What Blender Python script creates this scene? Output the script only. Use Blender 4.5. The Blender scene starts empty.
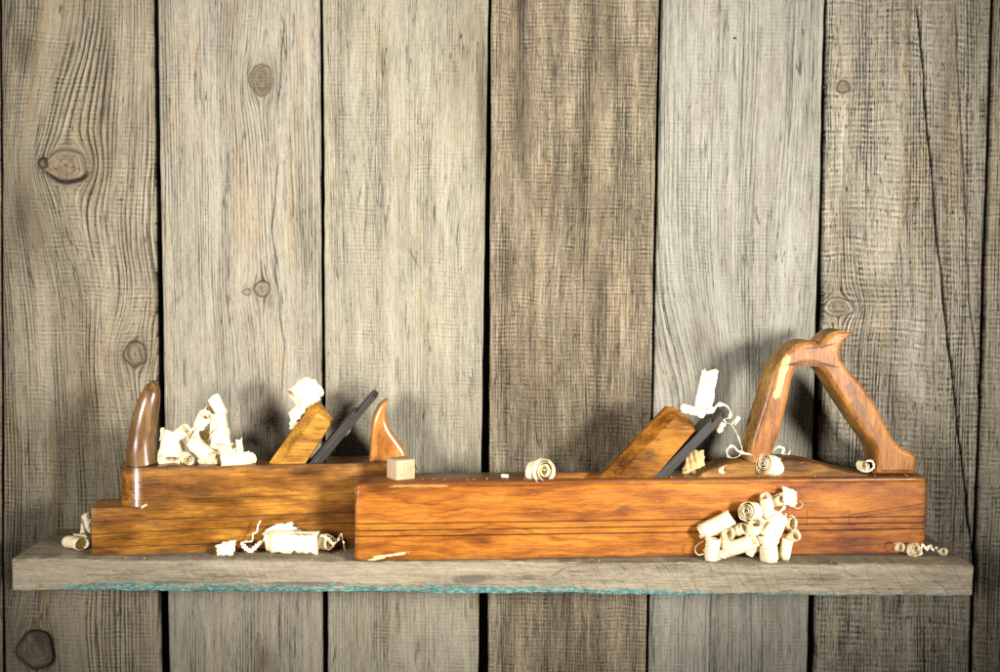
import bpy, bmesh, math, random
import numpy as np
from mathutils import Vector, Matrix
from mathutils.geometry import tessellate_polygon

SC = bpy.context.scene
COL = SC.collection
R = math.radians
# ------------------------------------------------------------------ camera
F, YAW, PIT, ROL = 1186.08, 2.541e-3, -6.9512e-2, 7.0395e-3
CAM = Vector((.004671, -1.34912, .319805))
fw = Vector((math.sin(YAW) * math.cos(PIT), math.cos(YAW) * math.cos(PIT), math.sin(PIT)))
rt0 = Vector((math.cos(YAW), -math.sin(YAW), 0)); up0 = rt0.cross(fw)
rt = rt0 * math.cos(ROL) + up0 * math.sin(ROL)
up = up0 * math.cos(ROL) - rt0 * math.sin(ROL)
cd = bpy.data.cameras.new('camera'); cam = bpy.data.objects.new('camera', cd); COL.objects.link(cam)
cd.sensor_width = 36; cd.lens = F / 1000 * 36; cd.clip_start = .05; cd.clip_end = 50
cam.matrix_world = Matrix(((rt.x, up.x, -fw.x, CAM.x), (rt.y, up.y, -fw.y, CAM.y), (rt.z, up.z, -fw.z, CAM.z), (0, 0, 0, 1)))
SC.camera = cam

def at(px, py, Y):
    """point at real depth Y (metres) measured at photograph coordinates px, py"""
    d = fw + rt * ((px - 500) / F) + up * ((336 - py) / F)
    return CAM + d * ((Y - CAM.y) / d.y)

def mmpx(Y): return (Y - CAM.y) / F          # metres per photograph pixel at depth Y

# ------------------------------------------------------------------ object helpers
def tag(o, label=None, cat=None, group=None, kind=None):
    if label: o['label'] = label
    if cat: o['category'] = cat
    if group: o['group'] = group
    if kind: o['kind'] = kind
    return o

def empty(name, loc, rz=0):
    o = bpy.data.objects.new(name, None); COL.objects.link(o)
    o.location = loc; o.rotation_euler = (0, 0, rz); o.empty_display_size = .02
    return o

def mesh_obj(name, verts, faces, mats, parent=None, smooth=True, midx=None):
    me = bpy.data.meshes.new(name); me.from_pydata([tuple(v) for v in verts], [], faces)
    if not isinstance(mats, (list, tuple)): mats = [mats]
    for m in mats: me.materials.append(m)
    if midx: me.polygons.foreach_set('material_index', midx)
    bm = bmesh.new(); bm.from_mesh(me); bmesh.ops.recalc_face_normals(bm, faces=bm.faces); bm.to_mesh(me); bm.free()
    if smooth: me.polygons.foreach_set('use_smooth', [True] * len(me.polygons))
    o = bpy.data.objects.new(name, me); COL.objects.link(o)
    if parent: o.parent = parent
    return o

def bake(o):
    """apply an object's modifiers"""
    dg = bpy.context.evaluated_depsgraph_get(); dg.update()
    me = bpy.data.meshes.new_from_object(o.evaluated_get(dg))
    o.modifiers.clear(); o.data = me
    return o

def cut(o, cutters):
    for c in cutters:
        m = o.modifiers.new('b', 'BOOLEAN'); m.object = c; m.operation = 'DIFFERENCE'; m.solver = 'EXACT'
    bake(o)
    for c in cutters:
        me = c.data; bpy.data.objects.remove(c); bpy.data.meshes.remove(me)

def bevel(o, w, segs=2, ang=35):
    m = o.modifiers.new('v', 'BEVEL'); m.width = w; m.segments = segs; m.limit_method = 'ANGLE'; m.angle_limit = R(ang)
    m.harden_normals = False
    bake(o); sharp(o)

def sharp(o, ang=40):
    me = o.data
    me.polygons.foreach_set('use_smooth', [True] * len(me.polygons))
    try: me.set_sharp_from_angle(angle=R(ang))
    except Exception: pass

def catmull(P, n=6, closed=True):
    P = [np.array(p, float) for p in P]; out = []; N = len(P)
    for i in range(N if closed else N - 1):
        if closed: a, b, c, d = P[i - 1], P[i], P[(i + 1) % N], P[(i + 2) % N]
        else: a, b, c, d = P[max(i - 1, 0)], P[i], P[i + 1], P[min(i + 2, N - 1)]
        for k in range(n):
            t = k / n
            out.append(.5 * (2 * b + (c - a) * t + (2 * a - 5 * b + 4 * c - d) * t * t + (3 * b - a - 3 * c + d) * t ** 3))
    if not closed: out.append(P[-1])
    return out

def inset(P, d):
    """offset a closed outline (array of x,z) inwards by d"""
    P = np.array(P, float); N = len(P)
    area = .5 * np.sum(P[:, 0] * np.roll(P[:, 1], -1) - np.roll(P[:, 0], -1) * P[:, 1])
    s = 1 if area > 0 else -1
    e1 = P - np.roll(P, 1, 0); e2 = np.roll(P, -1, 0) - P
    n1 = np.stack([-e1[:, 1], e1[:, 0]], 1); n2 = np.stack([-e2[:, 1], e2[:, 0]], 1)
    n1 /= np.linalg.norm(n1, axis=1)[:, None] + 1e-12; n2 /= np.linalg.norm(n2, axis=1)[:, None] + 1e-12
    b = n1 + n2; L = np.linalg.norm(b, axis=1)[:, None] + 1e-9; b /= L
    k = np.clip((b * n1).sum(1), .45, 1)[:, None]
    return P + s * b * d / k

def local_limit(P, r):
    """rim radius per outline vertex, smaller where the outline is narrow"""
    N = len(P); ins = inset(P, 1e-4) - P; ins /= np.linalg.norm(ins, axis=1)[:, None] + 1e-12
    A = P; D = np.roll(P, -1, 0) - P; out = np.full(N, r)
    for i in range(N):
        o, d = P[i], ins[i]
        den = d[0] * D[:, 1] - d[1] * D[:, 0]; den = np.where(np.abs(den) < 1e-12, 1e-12, den)
        w = A - o; t = (w[:, 0] * D[:, 1] - w[:, 1] * D[:, 0]) / den; u = (w[:, 0] * d[1] - w[:, 1] * d[0]) / den
        ok = (t > 2e-4) & (u >= -.01) & (u <= 1.01); ok[i] = ok[i - 1] = False
        if ok.any(): out[i] = min(r, .36 * t[ok].min())
    for _ in range(3):
        mn = np.minimum(out, np.minimum(np.roll(out, 1), np.roll(out, -1))); out = np.minimum(out, .5 * mn + .25 * np.roll(out, 1) + .25 * np.roll(out, -1))
    return out

def slab(name, outline, y0, y1, mat, parent=None, r=.002, segs=3, smooth=True, midx_fn=None, jit=0, seed=0, rw=None):
    """solid from a side outline (x,z) between depths y0..y1 with rounded rims"""
    outline = np.array(outline, float); N = len(outline)
    lim = local_limit(outline, r) if rw is None else r * np.array(rw)
    rings = []
    for k in range(segs + 1):
        a = math.pi / 2 * k / segs
        rings.append((1 - math.sin(a), y0 + r * (1 - math.cos(a))))
    for k in range(segs, -1, -1):
        a = math.pi / 2 * k / segs
        rings.append((1 - math.sin(a), y1 - r * (1 - math.cos(a))))
    V = []; rnd = random.Random(seed)
    for d, y in rings:
        for p in inset(outline, d * lim[:, None]):
            V.append((p[0] + rnd.uniform(-jit, jit), y, p[1] + rnd.uniform(-jit, jit)))
    Fs = []; M = []
    for k in range(len(rings) - 1):
        for i in range(N):
            j = (i + 1) % N
            Fs.append((k * N + i, k * N + j, (k + 1) * N + j, (k + 1) * N + i))
            M.append(midx_fn(i, k) if midx_fn else 0)
    for tri in tessellate_polygon([[Vector((p[0], p[1], 0)) for p in outline]]):
        Fs.append(tuple(tri)); Fs.append(tuple((len(rings) - 1) * N + i for i in tri)); M += [0, 0]
    o = mesh_obj(name, V, Fs, mat, parent, smooth, M)
    sharp(o, 50)
    for p in o.data.polygons:                 # flat side faces stay flat
        if len(p.vertices) == 3: p.use_smooth = False
    return o

def prism(name, plan, z0, z1, mat, parent=None, smooth=False):
    N = len(plan)
    V = [(x, y, z0) for x, y in plan] + [(x, y, z1) for x, y in plan]
    Fs = [(i, (i + 1) % N, N + (i + 1) % N, N + i) for i in range(N)] + [tuple(range(N)), tuple(range(N, 2 * N))]
    return mesh_obj(name, V, Fs, mat, parent, smooth)

def tube(name, C, rx, ry, mat, parent=None, n=20):
    """swept solid; C points in local x,z plane with depth y, rx in-plane radius, ry depth radius"""
    C = [np.array(c, float) for c in C]; V = []; Fs = []; N = len(C)
    for i, c in enumerate(C):
        t = C[min(i + 1, N - 1)] - C[max(i - 1, 0)]; t /= np.linalg.norm(t) + 1e-12
        s = np.cross(t, (0, 1, 0)); s /= np.linalg.norm(s) + 1e-12
        for k in range(n):
            a = 2 * math.pi * k / n
            V.append(c + s * rx[i] * math.cos(a) + np.array((0, 1, 0)) * ry[i] * math.sin(a))
    for i in range(N - 1):
        for k in range(n):
            j = (k + 1) % n
            Fs.append((i * n + k, i * n + j, (i + 1) * n + j, (i + 1) * n + k))
    Fs.append(tuple(range(n))); Fs.append(tuple((N - 1) * n + k for k in range(n)))
    return mesh_obj(name, V, Fs, mat, parent)

# ------------------------------------------------------------------ node helper
class S:
    def __init__(s, g, sock): s.g = g; s.k = sock
    def __add__(a, b): return a.g.m('ADD', a, b)
    def __radd__(a, b): return a.g.m('ADD', b, a)
    def __sub__(a, b): return a.g.m('SUBTRACT', a, b)
    def __rsub__(a, b): return a.g.m('SUBTRACT', b, a)
    def __mul__(a, b): return a.g.m('MULTIPLY', a, b)
    def __rmul__(a, b): return a.g.m('MULTIPLY', b, a)
    def __truediv__(a, b): return a.g.m('DIVIDE', a, b)

class G:
    def __init__(s, name):
        s.mat = bpy.data.materials.new(name); s.mat.use_nodes = True
        s.t = s.mat.node_tree; s.t.nodes.clear()
        s.out = s.t.nodes.new('ShaderNodeOutputMaterial')
    def n(s, ty): return s.t.nodes.new('ShaderNode' + ty)
    def put(s, v, inp):
        if isinstance(v, S): s.t.links.new(v.k, inp)
        elif v is not None:
            if hasattr(inp.default_value, '__len__') and len(inp.default_value) == 4 and len(v) == 3: v = tuple(v) + (1,)
            inp.default_value = v
    def m(s, op, a, b=None, c=None, clamp=False):
        n = s.n('Math'); n.operation = op; n.use_clamp = clamp
        for i, v in enumerate((a, b, c)):
            if v is not None: s.put(v, n.inputs[i])
        return S(s, n.outputs[0])
    def step(s, a, b, x):
        n = s.n('MapRange'); n.interpolation_type = 'SMOOTHSTEP'
        s.put(x, n.inputs[0]); s.put(a, n.inputs[1]); s.put(b, n.inputs[2]); n.inputs[3].default_value = 0; n.inputs[4].default_value = 1
        return S(s, n.outputs[0])
    def vec(s, x, y, z=0.):
        n = s.n('CombineXYZ')
        for i, v in enumerate((x, y, z)): s.put(v, n.inputs[i])
        return S(s, n.outputs[0])
    def noise(s, v, scale=1., detail=2., rough=.5, dist=0.):
        n = s.n('TexNoise'); s.put(v, n.inputs['Vector']); n.inputs['Scale'].default_value = scale
        n.inputs['Detail'].default_value = detail; n.inputs['Roughness'].default_value = rough; n.inputs['Distortion'].default_value = dist
        return S(s, n.outputs[0])
    def mix(s, f, a, b, mode='MIX'):
        n = s.n('Mix'); n.data_type = 'RGBA'; n.blend_type = mode
        s.put(f, n.inputs[0]); s.put(a, n.inputs[6]); s.put(b, n.inputs[7])
        return S(s, n.outputs[2])
    def ramp(s, f, stops):
        n = s.n('ValToRGB'); e = n.color_ramp.elements
        while len(e) < len(stops): e.new(.5)
        for i, (p, c) in enumerate(stops): e[i].position = p; e[i].color = tuple(c) + (1,)
        s.put(f, n.inputs[0]); return S(s, n.outputs[0])
    def attr(s, name):
        n = s.n('Attribute'); n.attribute_name = name; return S(s, n.outputs['Fac'])
    def pos(s, k=1000.):
        tc = s.n('TexCoord'); sp = s.n('SeparateXYZ'); s.t.links.new(tc.outputs['Object'], sp.inputs[0])
        return [S(s, sp.outputs[i]) * k for i in range(3)]
    def bump(s, h, dist=.001, strength=1.):
        n = s.n('Bump'); n.inputs['Strength'].default_value = strength; n.inputs['Distance'].default_value = dist
        s.put(h, n.inputs['Height']); return S(s, n.outputs[0])
    def bsdf(s, col, rough=.5, normal=None, coat=0., coat_rough=.2, spec=.5, metal=0.):
        n = s.n('BsdfPrincipled')
        s.put(col, n.inputs['Base Color']); s.put(rough, n.inputs['Roughness']); s.put(metal, n.inputs['Metallic'])
        s.put(spec, n.inputs['Specular IOR Level']); s.put(coat, n.inputs['Coat Weight']); s.put(coat_rough, n.inputs['Coat Roughness'])
        if normal: s.put(normal, n.inputs['Normal'])
        return S(s, n.outputs[0])
    def finish(s, sh): s.t.links.new(sh.k, s.out.inputs['Surface']); return s.mat

# ------------------------------------------------------------------ materials
def board_material(name, seed, dark, mid, light, period=3.6, ring=.3, fib=.55, streak=.5, saw=.3, sawp=5.2, fleck=.25,
                   warm=.35, warm_col=(1.10, .91, .64), stain=.3, saw_cover=.5, stain_col=(.42, .38, .33)):
    g = G(name); x, y, z = g.pos(); q = g.attr('grain')
    sd = seed * 17.3
    wob = g.noise(g.vec(q * .03, z * .008, sd), 1, 2) * 5.
    ph = (q + wob) / period + g.noise(g.vec(q * .12, z * .004, sd + 3), 1, 1) * 1.6
    fr = g.m('FRACT', ph)
    line = g.step(.35, .9, fr) * (1. - g.step(.93, 1., fr))
    amp = g.step(.35, .65, g.noise(g.vec(q * .055, z * .004, sd + 5), 1, 2))
    f1 = g.noise(g.vec(q * .62, z * .020, sd + 1), 1, 6, .78)
    f2 = g.noise(g.vec(q * 1.1, z * .065, sd + 2), 1, 4, .8)
    st = g.noise(g.vec(q * .05, z * .0035, sd + 7), 1, 4, .6)
    pat = g.noise(g.vec(x * .014, z * .008, sd + 9), 1, 5, .62)
    sm = g.step(.62 - saw_cover * .4, .80 - saw_cover * .4, g.noise(g.vec(x * .017, z * .009, sd + 11), 1, 3, .6))
    sw = g.m('SINE', (z / sawp + x * .004 + g.noise(g.vec(x * .018, z * .012, sd + 13), 1, 2) * 2.2) * 6.283)
    row = g.step(.36, .66, g.noise(g.vec(x * .03, z * .16, sd + 14), 1, 2, .6))
    cols = g.step(.30, .70, g.noise(g.vec(q * .17, z * .010, sd + 16), 1, 2, .6))
    sw = sw * row * (.15 + cols)
    tick = g.noise(g.vec(q * .75, z * .34, sd + 15), 1, 3, .6)
    fl = g.step(.58, .70, g.noise(g.vec(q * .62, z * .085, sd + 17), 1, 4, .65))
    fiber = (f1 - .5) * 1.7 + (f2 - .5) * 1.2
    t = .55 + fiber * (fib * 1.15) - line * amp * ring + (st - .5) * streak + (sw * sm) * (.1 + tick) * (saw * .66) + (tick - .5) * sm * (saw * .8) - fl * fleck
    c = g.ramp(t, [(.0, [v * .45 for v in dark]), (.24, dark), (.52, mid), (.82, [v * 1.06 for v in light]), (1., [v * 1.3 for v in light])])
    ck = g.m('ABSOLUTE', g.noise(g.vec(q * .10, z * .0042, sd + 31), 1, 3, .55) - .5)
    ck = (1. - g.step(.003, .011, ck)) * g.step(.50, .62, g.noise(g.vec(q * .06, z * .012, sd + 33), 1, 2)) * g.step(.3, .5, f2)
    c = g.mix(ck * .8, c, (.035, .028, .02))
    wm = g.step(.45, .75, g.noise(g.vec(q * .045, z * .006, sd + 21), 1, 4, .65)) * warm
    c = g.mix(wm, c, warm_col, 'MULTIPLY')
    sp = g.step(.5, .72, pat + (f1 - .5) * .35) * stain
    c = g.mix(sp, c, stain_col, 'MULTIPLY')
    # paint of attributes: hand-placed stain and shadow tones, knots, cracks, gap shade
    tone = g.attr('tone')
    c = g.mix(g.m('MULTIPLY', tone, .6 + f1 * .8, clamp=True), c, stain_col, 'MULTIPLY')
    kn = g.attr('knot'); kr = g.noise(g.vec(q * .6, x * .05, z * .05), 1, 3, .7)
    kc = g.ramp(kr, [(.25, (.045, .034, .022)), (.5, (.13, .098, .062)), (.8, (.25, .195, .125))])
    c = g.mix(kn, c, kc)
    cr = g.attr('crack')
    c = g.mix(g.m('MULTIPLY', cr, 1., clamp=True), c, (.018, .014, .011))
    h = t * .8 - ck * .8 + sw * sm * .24 - cr * 1.2
    nrm = g.bump(h, .0013, .9)
    return g.finish(g.bsdf(c, .82, nrm, spec=.18))

def plane_wood(name, stops, seed, zlines=(), marks=(), fig=1., dirt=.5, coat=.35, rough=.38, wear=None, pore=.3, grain_axis='x',
               pale=None, dirt_col=(.12, .07, .035), red=None, blotw=1.1, zwob=1.5, spec=.22, grime_shade=None):
    g = G(name); x, y, z = g.pos(); sd = seed * 11.7
    if grain_axis == 'z': x, z = z, x
    w = g.noise(g.vec(x * .010, y * .02, z * .022 + sd), 1, 3, .55)
    ring = g.noise(g.vec(x * .0022, y * .06, z * .05 + w * 2.6 * fig + sd), 1, 1)
    fr = g.m('PINGPONG', ring * 9., 1.)
    fine = g.noise(g.vec(x * .035, y * .7, z * .75 + w * 3., ), 1, 5, .65)
    blot = g.noise(g.vec(x * .012, y * .03, z * .03 + sd), 1, 4, .6)
    t = .5 + (fr - .5) * .24 * fig + (fine - .5) * .8 + (blot - .5) * blotw
    c = g.ramp(t, stops)
    if red:
        c = g.mix(g.step(red[0], red[1], x) * .6, c, red[2], 'MULTIPLY')
    d = g.step(.55, .75, g.noise(g.vec(x * .02, y * .05, z * .06 + sd + 4), 1, 6, .68))
    c = g.mix(d * dirt, c, dirt_col, 'MIX')
    po = g.step(.63, .70, g.noise(g.vec(x * .11, y * 1., z * 1.1 + sd), 1, 3, .6))
    c = g.mix(po * pore, c, dirt_col)
    sp = g.step(.70, .74, g.noise(g.vec(x * .16, y * .16, z * .2 + sd), 1, 2, .6))
    c = g.mix(sp * .75, c, (.035, .02, .012))
    h = fine * .4 - po * .5
    for zl, wd, sl in zlines:
        l = 1. - g.step(wd * .4, wd, g.m('ABSOLUTE', z - (zl + x * sl) + (w - .5) * zwob))
        l = l * (.55 + .45 * g.step(.3, .6, g.noise(g.vec(x * .03, 0., z * .2), 1, 2)))
        c = g.mix(l * .85, c, (.025, .013, .008)); h = h - l * 1.2
    for x0, z0, x1, z1, wd in marks:
        L = math.hypot(x1 - x0, z1 - z0); ux, uz = (x1 - x0) / L, (z1 - z0) / L
        al = (x - x0) * ux + (z - z0) * uz; pe = g.m('ABSOLUTE', (x - x0) * uz - (z - z0) * ux + (w - .5) * 1.2)
        l = (1. - g.step(wd * .4, wd, pe)) * g.step(-1., 1., al) * (1. - g.step(L - 1., L + 1., al)) * g.step(-.1, .1, 3. - y)
        c = g.mix(l * .8, c, (.03, .016, .01)); h = h - l
    sc = g.step(.66, .70, g.noise(g.vec(x * .05 + z * .03, y * .2, z * .35 - x * .02 + sd), 1, 4, .7))
    c = g.mix(sc * .28, c, (.62, .40, .18))
    if wear:
        for ax, v0, v1 in wear:
            u = (x, y, z)[ax]
            e = g.step(v0, v1, u + (g.noise(g.vec(x * .09, y * .12, z * .12 + sd), 1, 5, .7) - .5) * 12.)
            c = g.mix(e * .8, c, (.60, .42, .22))
    if grime_shade:  # dark fade along an axis
        for ax, v0, v1 in grime_shade:
            u = (x, y, z)[ax]
            e = g.step(v0, v1, u + (g.noise(g.vec(x * .03, y * .08, z * .10 + sd + 6), 1, 6, .7) - .5) * abs(v1 - v0) * 2.2)
            c = g.mix(e * .7, c, dirt_col)
    if pale:
        for (cx, cz, rx, rz, rot, pc, k) in pale:
            ca, sa = math.cos(rot), math.sin(rot)
            ux = ((x - cx) * ca + (z - cz) * sa) / rx; uz = ((z - cz) * ca - (x - cx) * sa) / rz
            n = g.noise(g.vec(x * .12, y * .1, z * .12 + sd), 1, 4, .65)
            e = g.step(0., .25, 1.1 - g.m('MAXIMUM', g.m('ABSOLUTE', ux), g.m('ABSOLUTE', uz)) + (n - .5) * 1.8)
            c = g.mix(e * k, c, g.mix(fine, [v * .85 for v in pc], [min(.9, v * 1.1) for v in pc]))
    rr = rough + (blot - .5) * .35 + d * .2
    return g.finish(g.bsdf(c, rr, g.bump(h, .0006, .7), coat=coat * .6, coat_rough=.16, spec=spec))

def shaving_material(name, base, seed):
    g = G(name); x, y, z = g.pos()
    n = g.noise(g.vec(x * .12, y * .12, z * .12 + seed), 1, 3, .6)
    u = g.attr('along'); v = g.attr('across')
    gr = g.noise(g.vec(v * 38., u * 2.5, seed), 1, 4, .7)
    c = g.mix(g.step(.34, .66, n * .4 + gr * .6), [a * b for a, b in zip(base, (.93, .84, .68))], base)
    nr = g.bump(gr + n * .3, .0003, .35)
    p = g.bsdf(c, .6, nr, spec=.25)
    tr = g.n('BsdfTranslucent'); g.put((1., .88, .60), tr.inputs[0]); g.put(nr, tr.inputs[1])
    mx = g.n('MixShader'); mx.inputs[0].default_value = .40
    g.t.links.new(p.k, mx.inputs[1]); g.t.links.new(tr.outputs[0], mx.inputs[2])
    return g.finish(S(g, mx.outputs[0]))

def metal_material(name, col, rough, seed, metal=.5, rust=(.05, .032, .022), spec=.4):
    g = G(name); x, y, z = g.pos()
    n = g.noise(g.vec(x * .06, y * .06, z * .06 + seed), 1, 5, .7)
    s = g.noise(g.vec(x * 1.2, y * .05, z * .05), 1, 3, .6)
    c = g.mix(g.step(.4, .75, n), col, rust)
    return g.finish(g.bsdf(c, rough + (n - .5) * .3, g.bump(s + n, .0003, .5), metal=metal, spec=spec))

SHAVE = [shaving_material('shaving_cream', (.97, .91, .74), 1.), shaving_material('shaving_pale', (.97, .93, .80), 5.),
         shaving_material('shaving_tan', (.62, .46, .24), 9.)]
STEEL_DARK = metal_material('dark_steel', (.022, .020, .019), .48, 2., .35, (.030, .019, .013), .25)
STEEL_EDGE = metal_material('grey_steel', (.13, .13, .133), .42, 6.)

# ------------------------------------------------------------------ plank wall
def sines(rng, u, v, fu, fv, n=5):
    o = 0
    for k in range(n):
        o = o + np.sin(u * fu * rng.uniform(.4, 1.6) + v * fv * rng.uniform(.4, 1.6) * rng.choice((-1, 1)) + rng.uniform(0, 6.28)) / n * 1.6
    return o

def sstep(a, b, x):
    t = np.clip((x - a) / (b - a), 0, 1); return t * t * (3 - 2 * t)

ZB, ZT = -.245, .70
def wall_px(px, py):
    p = at(px, py, 0); return p.x * 1000, p.z * 1000

def board(name, mat, el, er, seed, parent, y0=0., knots=(), cracks=(), stains_and_shade=(), cath=None, bend=(), wave_r=0, wave_l=0, label=None, lean=0.):
    """el, er: photo x of the left and right edge at the top and the bottom of the frame; real board 22 mm thick"""
    rng = np.random.default_rng(seed)
    def edge(e):
        a = wall_px(e[0], 0); b = wall_px(e[1], 672)
        return lambda z: a[0] + (b[0] - a[0]) * (z - a[1]) / (b[1] - a[1])
    nz = 640; nx = 205
    z = np.linspace(ZB * 1000, ZT * 1000, nz)
    xl = edge(el)(z) + sines(rng, z, z * 0, .02, 0) * .5 + sines(rng, z, z * 0, .11, 0) * .22
    xr = edge(er)(z) + sines(rng, z, z * 0, .02, 0) * .5 + sines(rng, z, z * 0, .11, 0) * .22
    if wave_r: xr = xr + sines(rng, z, z * 0, .05, 0) * wave_r
    if wave_l: xl = xl + sines(rng, z, z * 0, .05, 0) * wave_l
    s = np.linspace(0, 1, nx)
    X = xl[:, None] + (xr - xl)[:, None] * s[None]; Z = np.repeat(z[:, None], nx, 1)
    # grain coordinate (mm)
    q = X + sines(rng, X, Z, .010, .006) * 3 + lean * Z
    if cath:
        cx, a0, a1, kz, sc = cath          # flat-sawn figure: rings seen as long arches about x = cx
        xc = wall_px(cx, 300)[0]
        dep = a0 + a1 * (Z - ZB * 1000) + sines(rng, Z, X * .6, .035, .05) * 3.5
        q = np.sqrt((X - xc - sines(rng, Z, Z * 0, .012, 0) * 3) ** 2 + dep ** 2)
    for (bx, by, wx, wz, am) in bend:
        kx, kz_ = wall_px(bx, by)
        q = q + am * np.exp(-((X - kx) / wx) ** 2 - ((Z - kz_) / wz) ** 2)
    K = np.zeros_like(X); C = np.zeros_like(X); T = np.zeros_like(X); H = np.zeros_like(X)
    for (kx, ky, rx, rz, style) in knots:
        x0, z0 = wall_px(kx, ky); rx = rx * 1.14; rz = rz * 1.14
        ux = (X - x0) / rx; uz = (Z - z0) / rz
        an = np.arctan2(uz, ux)
        rho = np.sqrt(ux ** 2 + uz ** 2) * (1 + .05 * np.sin(3 * an + seed) + .04 * np.sin(5 * an + 1))
        st = np.sqrt(ux ** 2 + (uz / 1.35) ** 2)
        q = q - (X - x0) * .86 / (st ** 2 + .36) * (rho > .9)
        q = np.where(rho < 1, 300 + rho * rx * .55 + .8 * np.sin(2 * an + 1) , q)
        disc = 1 - sstep(.90, 1.05, rho)
        rim = np.exp(-((rho - 1.0) / .10) ** 2)
        if style == 'loose':       # loose knot with a dark open crescent under it
            rad = np.exp(-(np.sin(an * 2.5 + .7) * rho / .07) ** 2) * disc * (rho < .8) * .45
            C = np.maximum(C, rad); K = np.maximum(K, disc * .9); low = np.clip(-(uz + .25) * 1.6, 0, 1)
            C = np.maximum(C, rim * (.35 + low)); H -= rim * low * 5; H += disc * .8
        elif style == 'hole':
            K = np.maximum(K, disc); C = np.maximum(C, rim * .7 + disc * (.30 + .45 * sstep(-.6, .9, ux + uz + .3 * np.sin(9 * ux + 4 * uz)))); H -= disc * 5
        elif style == 'grey':
            K = np.maximum(K, disc * .8); C = np.maximum(C, rim * .35 + disc * .22 + disc * .35 * (.5 + .5 * np.sin(Z * 1.7 + .6 * np.sin(X * .5))) * (rho < .85)); H -= disc * .4
        elif style == 'pale':
            K = np.maximum(K, disc * .3); C = np.maximum(C, rim * .5 + .25 * np.exp(-((rho - .6) / .06) ** 2)); H += disc * .5
        elif style == 'ring':
            K = np.maximum(K, disc * .45); C = np.maximum(C, rim * .65 + .2 * np.exp(-((rho - .5) / .1) ** 2)); H -= rim * .8
        T = np.maximum(T, np.exp(-(np.maximum(rho - 1, 0) / .9) ** 2) * (.35 if style != 'pale' else .1))
    for (pts, wd, deep) in cracks:
        P = [wall_px(*p) for p in pts]
        pz = np.array([p[1] for p in P])[::-1]; pxx = np.array([p[0] for p in P])[::-1]
        xc = np.interp(z, pz, pxx) + sines(rng, z, z * 0, .09, 0) * .7 + sines(rng, z, z * 0, .4, 0) * .25
        w = wd * (.65 + .5 * np.abs(sines(rng, z, z * 0, .05, 0))) * sstep(pz[0] - 1, pz[0] + 25, z) * (1 - sstep(pz[-1] - 25, pz[-1] + 1, z))
        we = np.maximum(w, .8)
        d = np.abs(X - xc[:, None]) / we[:, None]
        cc = (1 - sstep(.3, 1.2, d)) * np.minimum(w / we * 1.25, 1)[:, None]
        C = np.maximum(C, cc); H -= cc * deep
    for (sx, sy, wx, wz, k) in stains_and_shade:
        x0, z0 = wall_px(sx, sy)
        n = sines(rng, X, Z, .09, .02) * .35 + sines(rng, X, Z, .25, .05) * .2
        T = np.maximum(T, np.clip(np.exp(-((X - x0) / wx) ** 2 - ((Z - z0) / wz) ** 2) * k * (1.1 + n), 0, 1))
    # real relief: cupping, ripples, eased edges
    Y = sines(rng, X, Z, .03, .01) * .35 - H * -1 * -1
    ed = np.minimum(X - xl[:, None], xr[:, None] - X)
    Y = Y + np.exp(-ed / 1.1) * 1.6
    Yw = Y / 1000 + y0
    # side faces
    def col(k): return X[:, [k]]
    X = np.concatenate([col(0), X, col(-1)], 1); Z = np.concatenate([Z[:, :1], Z, Z[:, -1:]], 1)
    Yw = np.concatenate([np.full((nz, 1), y0 + .022), Yw, np.full((nz, 1), y0 + .022)], 1)
    q, K, C, T = [np.concatenate([a[:, :1], a, a[:, -1:]], 1) for a in (q, K, C, T)]
    C[:, 0] = C[:, -1] = 1.2                      # painted shade: side faces go black in the gaps between boards
    nx += 2
    me = bpy.data.meshes.new(name)
    co = np.stack([X / 1000, Yw, Z / 1000], -1).reshape(-1, 3).astype(np.float32)
    me.vertices.add(len(co)); me.vertices.foreach_set('co', co.ravel())
    i = (np.arange(nz - 1)[:, None] * nx + np.arange(nx - 1)[None]).ravel()
    fc = np.stack([i, i + 1, i + nx + 1, i + nx], 1).astype(np.int32)
    me.loops.add(fc.size); me.loops.foreach_set('vertex_index', fc.ravel())
    me.polygons.add(len(fc)); me.polygons.foreach_set('loop_start', np.arange(0, fc.size, 4, dtype=np.int32))
    me.update(calc_edges=True)
    me.polygons.foreach_set('use_smooth', np.ones(len(fc), bool))
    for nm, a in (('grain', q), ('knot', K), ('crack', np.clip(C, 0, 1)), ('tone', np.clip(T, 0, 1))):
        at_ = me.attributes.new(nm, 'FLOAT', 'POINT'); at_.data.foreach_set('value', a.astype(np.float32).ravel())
    me.materials.append(mat)
    o = bpy.data.objects.new(name, me); COL.objects.link(o); o.parent = parent
    if label: o['label'] = label
    return o

wall = tag(empty('plank_wall', (0, 0, 0)), 'weathered grey brown plank wall of wide vertical boards behind the shelf', 'wall')
D1, M1, L1 = (0.0322, 0.0264, 0.0177), (0.1638, 0.1389, 0.0969), (0.2763, 0.2391, 0.1781)
D2, M2, L2 = (0.0414, 0.0355, 0.0268), (0.1861, 0.1661, 0.1279), (0.2777, 0.2529, 0.2029)
D3, M3, L3 = (0.0386, 0.0340, 0.0251), (0.1792, 0.1609, 0.1184), (0.2787, 0.2562, 0.1975)
D4, M4, L4 = (0.0205, 0.0159, 0.0100), (0.1117, 0.0893, 0.0584), (0.2361, 0.1944, 0.1357)
D5, M5, L5 = (0.0376, 0.0343, 0.0283), (0.1707, 0.1603, 0.1293), (0.2730, 0.2588, 0.2183)
D6, M6, L6 = (0.0179, 0.0152, 0.0117), (0.1749, 0.1550, 0.1159), (0.3088, 0.2783, 0.2193)
b = 'board'
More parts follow.
